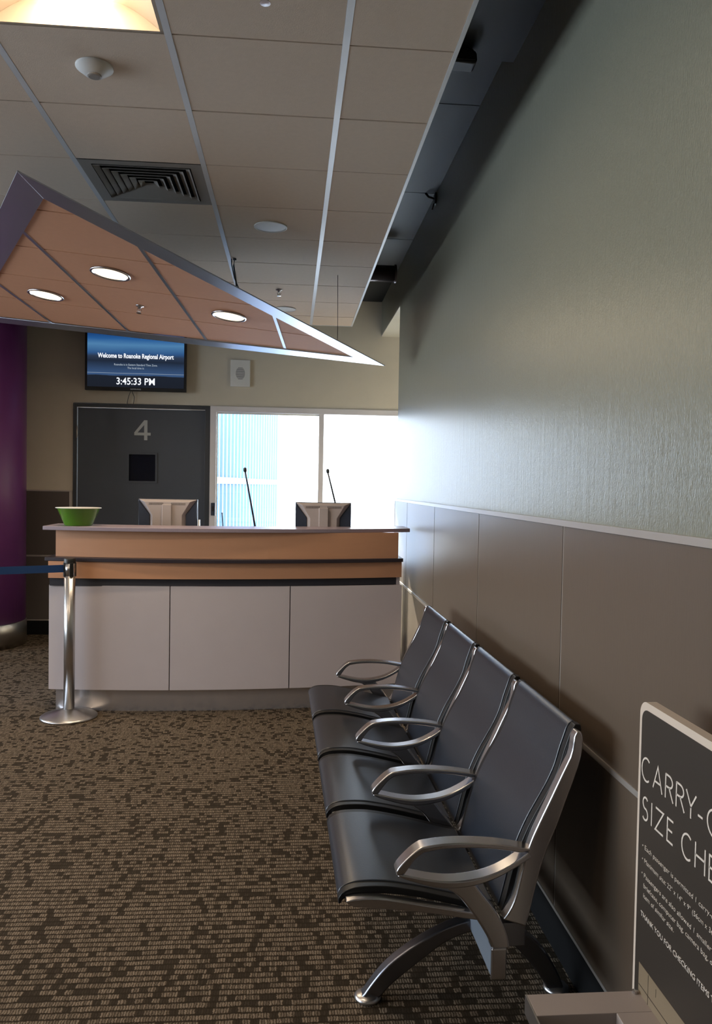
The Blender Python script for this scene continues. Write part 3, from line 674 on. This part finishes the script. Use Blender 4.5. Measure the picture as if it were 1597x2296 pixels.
# ------------------------------------------------------------------ belt stanchions
def stanchion(x, y, lab, rz=0):
    e_ = empty('belt_stanchion', (x, y, 0), rz); tag(e_, lab, 'stanchion', 'belt barrier posts')
    bm = bmesh.new(); lathe(bm, [(.182, 0), (.186, .004), (.186, .010), (.175, .018), (.06, .052), (.040, .060), (0, .060)], n=64); fin('base', bm, m_alu, e_, smooth=True)
    bm = bmesh.new(); lathe(bm, [(.036, .058), (.036, 1.00)], n=32); fin('post', bm, m_alu, e_, smooth=True)
    bm = bmesh.new(); lathe(bm, [(.0375, 1.045), (.0375, 1.072), (.034, 1.078), (0, 1.080)], n=32); fin('head_cap', bm, m_black, e_, bevel=.001)
    bm = bmesh.new(); lathe(bm, [(.0362, .96), (.0362, 1.046)], n=32); fin('head_sleeve', bm, m_alu, e_, smooth=True)
    for a in (0, 90, 180, 270):
        o = box('belt_slot', .031, .0405, -.012, .012, .955, 1.05, m_black, e_, bevel=.002); o.rotation_euler = (0, 0, math.radians(a)+.12)
    return e_
s1 = stanchion(-1.475, 5.470, 'steel belt post standing in front of the left end of the counter', rz=PI+.69)
S2 = Vector((-3.0, 4.75, 0))
d_ = S2-Vector((-1.475, 5.470, 0)); L_ = d_.length; s1.rotation_euler = (0, 0, math.atan2(d_.y, d_.x))
bm = bmesh.new(); bbox(bm, .040, L_-.04, -.0012, .0012, .985, 1.035); fin('belt', bm, m_blue, s1)
stanchion(S2.x, S2.y, 'steel belt post that the blue belt runs to, left of the frame', rz=0)
stanchion(-2.735, 7.16, 'far belt post whose steel foot shows at the left edge by the column')

# ------------------------------------------------------------------ beam seating
be = empty('beam_seating', (.5, 3.32, 0), .015); tag(be, 'row of four black seats with silver loop armrests along the right wall', 'seating')
SP = .576; DX = .5173
def pl(pts): return [(a-DX, b) for a, b in pts]
upL = [(.815, .918), (.807, .905), (.804, .877), (.798, .847), (.785, .818), (.765, .775), (.740, .72), (.712, .660), (.685, .596), (.664, .520), (.647, .446), (.628, .405), (.612, .383)]
upR = [(.826, .914), (.833, .895), (.829, .845), (.812, .786), (.787, .715), (.765, .651), (.729, .56), (.705, .469), (.690, .40), (.680, .361)]
railT = [(.168, .450), (.200, .456), (.26, .455), (.319, .445), (.397, .430), (.47, .416), (.56, .398)]
railB = [(.172, .444), (.187, .433), (.222, .429), (.3, .421), (.398, .408), (.477, .394), (.56, .380)]
aut = [(.307, .520), (.306, .534), (.322, .556), (.352, .585), (.376, .600)]; aut2 = [(.376, .600), (.43, .607), (.50, .609), (.572, .604), (.63, .596), (.692, .584)]
aub = [(.330, .526), (.343, .545), (.363, .570), (.383, .584)]; aub2 = [(.383, .584), (.43, .592), (.50, .594), (.572, .590), (.62, .583), (.660, .575)]
alt = [(.318, .526), (.350, .519), (.400, .508), (.455, .501), (.514, .504), (.574, .517), (.633, .545), (.68, .578)]
alb = [(.308, .520), (.335, .508), (.375, .496), (.408, .487), (.455, .480), (.515, .484), (.574, .499), (.633, .527), (.690, .562)]
stL = [(.425, .487), (.455, .474), (.484, .454), (.508, .425), (.533, .393), (.557, .356), (.575, .324), (.584, .300)]
stR = [(.530, .490), (.555, .456), (.588, .415), (.613, .375), (.630, .334), (.635, .300)]
fr_objs = []
def side_frame():
    sf = []
    bm = bmesh.new(); L2_ = spline(pl(upL), 3); R2_ = spline(pl(upR), 3); strip_xz(bm, resample(L2_, 30), resample(R2_, 30), -.019, .019)
    u_ = fin('side_frame', bm, m_poly, be, bevel=.006, seg=3, angle=50); sf.append(u_)
    bm = bmesh.new(); strip_xz(bm, resample(spline(pl(railT), 3), 18), resample(spline(pl(railB), 3), 18), -.016, .016); sf.append(fin('seat_rail', bm, m_poly, u_, bevel=.004, seg=3, angle=50))
    bm = bmesh.new()
    strip_xz(bm, resample(spline(pl(aut), 3), 10)+resample(spline(pl(aut2), 3), 16)[1:], resample(spline(pl(aub), 3), 10)+resample(spline(pl(aub2), 3), 16)[1:], -.026, .026)
    strip_xz(bm, resample(spline(pl(alt), 3), 24), resample(spline(pl(alb), 3), 24), -.026, .026)
    sf.append(fin('armrest', bm, m_poly, u_, bevel=.005, seg=3, angle=50))
    bm = bmesh.new(); strip_xz(bm, resample(spline(pl(stL), 3), 18), resample(spline(pl(stR), 3), 18), -.020, .020); sf.append(fin('armrest_stem', bm, m_poly, u_, bevel=.010, seg=3, angle=50))
    return sf
F0 = side_frame(); root0 = F0[0]; root0.location = (0, -2*SP, 0)
for k in range(1, 5):
    c = root0.copy(); COL.objects.link(c); c.location = (0, (k-2)*SP, 0)
    for ch in F0[1:]:
        d = ch.copy(); COL.objects.link(d); d.parent = c
# pads
seatT = [(.150, .428), (.150, .443), (.160, .458), (.180, .469), (.215, .475), (.283, .474), (.345, .464), (.402, .452), (.483, .432), (.56, .412), (.60, .405)]
seatB = [(.156, .424), (.160, .434), (.175, .442), (.195, .448), (.230, .450), (.283, .449), (.345, .441), (.402, .430), (.483, .410), (.56, .390), (.60, .383)]
backF = [(a+.009, b) for a, b in [(.830, .906), (.829, .920), (.820, .928), (.809, .924), (.799, .910), (.789, .880), (.778, .847), (.764, .797), (.742, .747), (.716, .700), (.688, .649), (.664, .596), (.648, .55), (.634, .50), (.620, .44), (.606, .385)]]
backB = [(a+.009, b) for a, b in [(.826, .900), (.825, .908), (.822, .910), (.819, .905), (.820, .898), (.812, .872), (.801, .839), (.786, .788), (.764, .738), (.738, .690), (.710, .640), (.687, .588), (.671, .545), (.657, .496), (.643, .437), (.630, .390)]]
def pads():
    hy = SP/2-.050
    bm = bmesh.new(); strip_xz(bm, resample(spline(pl(seatT), 3), 34), resample(spline(pl(seatB), 3), 34), -hy, hy); s = fin('seat_pad', bm, m_vinyl, be, bevel=.006, seg=3, angle=50)
    bm = bmesh.new(); strip_xz(bm, resample(spline(pl(backF), 3), 44), resample(spline(pl(backB), 3), 44), -hy, hy); b = fin('back_pad', bm, m_vinyl, be, bevel=.006, seg=3, angle=50)
    out = [s, b]
    for par, F_, B_, dx, dz in ((s, seatT, seatB, 0, -.003), (b, backF, backB, .004, 0)):
        for sg in (-1, 1):
            F2_ = [(a_+dx, b_+dz) for a_, b_ in F_]; ya, yb_ = sorted((sg*(hy-.002), sg*(hy+.030)))
            bm = bmesh.new(); strip_xz(bm, resample(spline(pl(F2_), 3), 34), resample(spline(pl(B_), 3), 34), ya, yb_); fin('side_edge', bm, m_piping, par, bevel=.003)
    return s, b
p0 = pads()
for k in range(4):
    y = (k-1.5)*SP
    for src in p0:
        o = src
        if k:
            o = src.copy(); COL.objects.link(o)
            for ch in src.children: d = ch.copy(); COL.objects.link(d); d.parent = o
        o.location = (0, y, 0)
# beam, brackets, legs
bm = bmesh.new(); bbox(bm, .583-DX, .622-DX, -2*SP-.018, 2*SP+.018, .218, .302); fin('beam', bm, m_beam, be, bevel=.003)
for sg in (-1, 1): box('beam_cap', .581-DX, .625-DX, sg*(2*SP+.018)-.006, sg*(2*SP+.018)+.006, .215, .304, m_poly, be, bevel=.004)
for k in range(5):
    y = (k-2)*SP
    bm = bmesh.new(); bbox(bm, .580-DX, .680-DX, y-.014, y+.014, .303, .372); fin('frame_bracket', bm, m_darkalu, be, bevel=.004)
legT = [(.640, .255), (.600, .250), (.555, .243), (.486, .218), (.422, .184), (.367, .148), (.318, .108), (.277, .060), (.250, .022), (.240, .012)]
legB = [(.640, .214), (.600, .210), (.560, .202), (.507, .180), (.451, .141), (.400, .102), (.354, .066), (.326, .040), (.310, .020), (.300, .012)]
rlT = [(.600, .256), (.66, .248), (.72, .225), (.787, .180), (.825, .138), (.855, .095), (.880, .045), (.890, .016)]
rlB = [(.600, .214), (.64, .208), (.69, .186), (.742, .142), (.787, .092), (.815, .052), (.830, .030), (.836, .016)]
for y in (-.905, .905):
    bm = bmesh.new(); strip_xz(bm, resample(spline(pl(legT), 3), 26), resample(spline(pl(legB), 3), 26), -.021, .021); lf = fin('leg', bm, m_darkalu, be, bevel=.007, seg=3, angle=50); lf.location = (0, y, 0)
    bm = bmesh.new(); lathe(bm, [(.033, 0), (.041, .004), (.042, .010), (.034, .017), (.012, .021), (0, .021)], c=(.266-DX, 0, 0), n=32); fin('foot', bm, m_alu, lf, smooth=True)
    bm = bmesh.new(); strip_xz(bm, resample(spline(pl(rlT), 3), 24), resample(spline(pl(rlB), 3), 24), -.021, .021); lr = fin('leg', bm, m_darkalu, be, bevel=.007, seg=3, angle=50); lr.location = (0, y, 0)
    bm = bmesh.new(); lathe(bm, [(.033, 0), (.041, .004), (.042, .010), (.034, .017), (.012, .021), (0, .021)], c=(.872-DX, 0, 0), n=32); fin('foot', bm, m_alu, lr, smooth=True)

# ------------------------------------------------------------------ carry-on size check sign with sizer
sg_ = empty('carry_on_size_sign', (.80, 1.73, 0)); tag(sg_, 'tall dark carry-on size check board with beige edge against the right wall', 'sign')
RS = (PI/2, 0, -PI/2)
def rrect(y0, y1, z0, z1, r_, n=8):       # corner radius on the two upper corners; y measured towards the camera
    pts = [(y0, z0)]
    for i in range(n+1): a = PI-PI/2*i/n; pts.append((y0+r_+r_*math.cos(a), z1-r_+r_*math.sin(a)))
    for i in range(n+1): a = PI/2-PI/2*i/n; pts.append((y1-r_+r_*math.cos(a), z1-r_+r_*math.sin(a)))
    pts.append((y1, z0)); return pts
def sheet(name, pts, x0, x1, m, bev=0):
    bm = bmesh.new(); a = [bm.verts.new((x0, -p_[0], p_[1])) for p_ in pts]; b = [bm.verts.new((x1, -p_[0], p_[1])) for p_ in pts]; n = len(a)
    for i in range(n): bm.faces.new((a[i], a[(i+1) % n], b[(i+1) % n], b[i]))
    bm.faces.new(a); bm.faces.new(b[::-1]); return fin(name, bm, m, sg_, bevel=bev)
sheet('board', rrect(0.0, .56, 0, 1.124, .032), 0, .024, m_signedge)
sheet('printed_face', rrect(.0125, .547, .02, 1.107, .026), -.0012, -.0001, m_signface)
bp_ = sheet('bag_graphic', [(.034, .03), (.034, .536), (.53, .536), (.53, .03)], -.0018, -.0013, m_signbeige)
m_line = mat('print_line_brown', srgb(48, 36, 24), .6, var=0)
for nm, a, b, c_, d in (('graphic_line', .036, .53, .4865, .4885), ('graphic_line', .0805, .0822, .03, .534), ('graphic_line', .1175, .119, .508, .526)):
    sheet(nm, [(a, c_), (a, d), (b, d), (b, c_)], -.0021, -.0019, m_line)
# single-stroke title letters: (y, z) polylines in a unit cell, width given
def arc(cx, cz, rx, rz, a0, a1, n=14): return [(cx+rx*math.cos(math.radians(a0+(a1-a0)*i/n)), cz+rz*math.sin(math.radians(a0+(a1-a0)*i/n))) for i in range(n+1)]
G = {'C': [arc(.55, .5, .55, .5, 52, 308)], 'A': [[(0, 0), (.5, 1), (1, 0)], [(.19, .34), (.81, .34)]],
     'R': [[(0, 0), (0, 1)], [(0, .98), (.35, .98)]+arc(.40, .74, .48, .24, 90, -90, 10)+[(.35, .5), (0, .5)], [(.45, .5), (1, 0)]],
     'Y': [[(0, 1), (.5, .46), (1, 1)], [(.5, .46), (.5, 0)]], '-': [[(0, .36), (1, .36)]], 'O': [arc(.5, .5, .5, .5, 0, 360, 28)],
     'N': [[(0, 0), (0, 1), (1, 0), (1, 1)]], 'S': [arc(.52, .745, .44, .255, 40, 250, 12)+arc(.46, .255, .48, .255, 70, -140, 12)],
     'I': [[(0, 0), (0, 1)]], 'Z': [[(0, .97), (1, .97), (0, .03), (1, .03)]], 'E': [[(1, .97), (0, .97), (0, .03), (1, .03)], [(0, .52), (.85, .52)]],
     'H': [[(0, 0), (0, 1)], [(1, 0), (1, 1)], [(0, .52), (1, .52)]], 'K': [[(0, 0), (0, 1)], [(1, 1), (0, .42)], [(.22, .55), (1, 0)]]}
def title(letters, z0, h, wd=.0042):
    for ch, y0, w_ in letters:
        bm = bmesh.new()
        for ln in G[ch]:
            P2 = [Vector((y0+a*w_, z0+b*h)) for a, b in ln]; hv = []
            for i, p_ in enumerate(P2):
                ds = []
                if i > 0: ds.append((p_-P2[i-1]).normalized())
                if i < len(P2)-1: ds.append((P2[i+1]-p_).normalized())
                d = sum(ds, Vector((0, 0))); d = d.normalized() if d.length > 1e-6 else ds[0]
                n_ = Vector((-d.y, d.x)); k_ = wd/2/max(.45, abs(n_.dot(Vector((-ds[0].y, ds[0].x)))))
                hv.append([bm.verts.new((-.0022, -(p_+n_*k_*s).x, (p_+n_*k_*s).y)) for s in (-1, 1)])
            for a, b in zip(hv[:-1], hv[1:]): bm.faces.new((a[0], b[0], b[1], a[1]))
        o = fin('letter', bm, m_signtext, sg_); md = o.modifiers.new('s', 'SOLIDIFY'); md.thickness = .0008
title([('C', .0215, .040), ('A', .077, .042), ('R', .134, .034), ('R', .181, .034), ('Y', .221, .039), ('-', .268, .018), ('O', .303, .052), ('N', .370, .038)], .950, .0515)
title([('S', .0295, .028), ('I', .0745, 1), ('Z', .093, .036), ('E', .147, .025), ('C', .209, .040), ('H', .263, .036), ('E', .315, .026), ('C', .357, .040), ('K', .411, .034)], .863, .0505)
def stext(nm, s, y, z, cap, w_, off=0):
    o = text(nm, s, cap/.70, (-.0022, -y, z), RS, m_signtext, sg_, off=off)
    o.data.update(); xs_ = [v.co.x for v in o.data.vertices]; o.scale = (w_/(max(xs_)-min(xs_)), 1, 1); return o
for z, t_, w_ in ((.798, 'Each passenger is permitted 1 carry-on bag.', .334), (.768, 'Maximum size: 22" x 14" x 9" (56cm x 36cm x 23cm)', .372), (.735, 'Passengers are also allowed 1 smaller item like a purse,', .420),
                  (.712, 'briefcase, computer bag, camera bag, or other', .345), (.690, 'item of similar size.', .140)):
    stext('body_text', t_, .046, z, .0105, w_, off=-.0002)
for z in (.803, .773, .741):
    sheet('bullet', [(.0365, z-.002), (.0345, z), (.0365, z+.002), (.0385, z)], -.0024, -.0012, m_signtext)
stext('thanks_text', 'THANK YOU FOR CHECKING ITEMS THAT DO NOT FIT', .037, .645, .0112, .452)
# sizer shelf frame fixed to the board
bm = bmesh.new()
bbox(bm, -.258, 0, -.104, -.032, .425, .468)                  # far bar
bbox(bm, -.082, 0, -.52, -.104, .425, .468)                   # bar along the board
bbox(bm, -.258, 0, -.54, -.52, .425, .468)
fin('sizer_frame', bm, m_sizer, sg_, bevel=.0015)
bm = bmesh.new(); bbox(bm, -.262, -.2585, -.54, -.032, .425, .468); fin('sizer_side', bm, m_alu, sg_)
box('sizer_bracket', -.20, -.0005, -.06, -.05, .33, .4245, m_sizer, sg_)
bm = bmesh.new(); lathe(bm, [(.006, .468), (.006, .474), (0, .476)], c=(-.012, -.04, 0), n=12); fin('screw', bm, m_alu, sg_)

# ------------------------------------------------------------------ outside: apron and ribbed metal wall of the boarding bridge
ap = box('apron_ground', -60, 60, 0, 80, -.3, -.25, m_apron); ap.location = (0, YB+.2, 0); tag(ap, kind='structure')
A0 = Vector((-.98, 9.45, 0)); th = math.radians(10); dv = Vector((math.sin(th), math.cos(th), 0))
rb = empty('boarding_bridge', A0, -th); tag(rb, 'pale blue ribbed metal bridge wall outside the left window pane', 'boarding bridge')
bm = bmesh.new(); bbox(bm, -.12, 0, -.3, 4.3, .2, 3.4); fin('wall_panel', bm, mat('recessed_blue_siding', srgb(30, 46, 78), .5), rb)
bm = bmesh.new(); bbox(bm, .0, .05, -.3, 4.3, 1.60, 1.68); fin('hand_rail', bm, m_siding, rb)
rbm = None
for k in range(24):
    y = -.25+k*.185
    if rbm is None:
        bm = bmesh.new(); prism = [(0, 0), (.045, .035), (.045, .085), (0, .12)]
        a = [bm.verts.new((p_[0], p_[1], .2)) for p_ in prism]; b = [bm.verts.new((p_[0], p_[1], 3.4)) for p_ in prism]
        for i in range(4): bm.faces.new((a[i], a[(i+1) % 4], b[(i+1) % 4], b[i]))
        bm.faces.new(a[::-1]); bm.faces.new(b); bmesh.ops.recalc_face_normals(bm, faces=bm.faces); rbm = bpy.data.meshes.new('rib'); bm.to_mesh(rbm); bm.free(); rbm.materials.append(m_siding)
    o = bpy.data.objects.new('rib', rbm); COL.objects.link(o); o.parent = rb; o.location = (0, y, 0)
bm = bmesh.new()
for y in (.2, 3.9): bbox(bm, -.1, -.02, y, y+.1, -.25, .2)
fin('support_leg', bm, m_siding, rb)
bpy.context.view_layer.update()
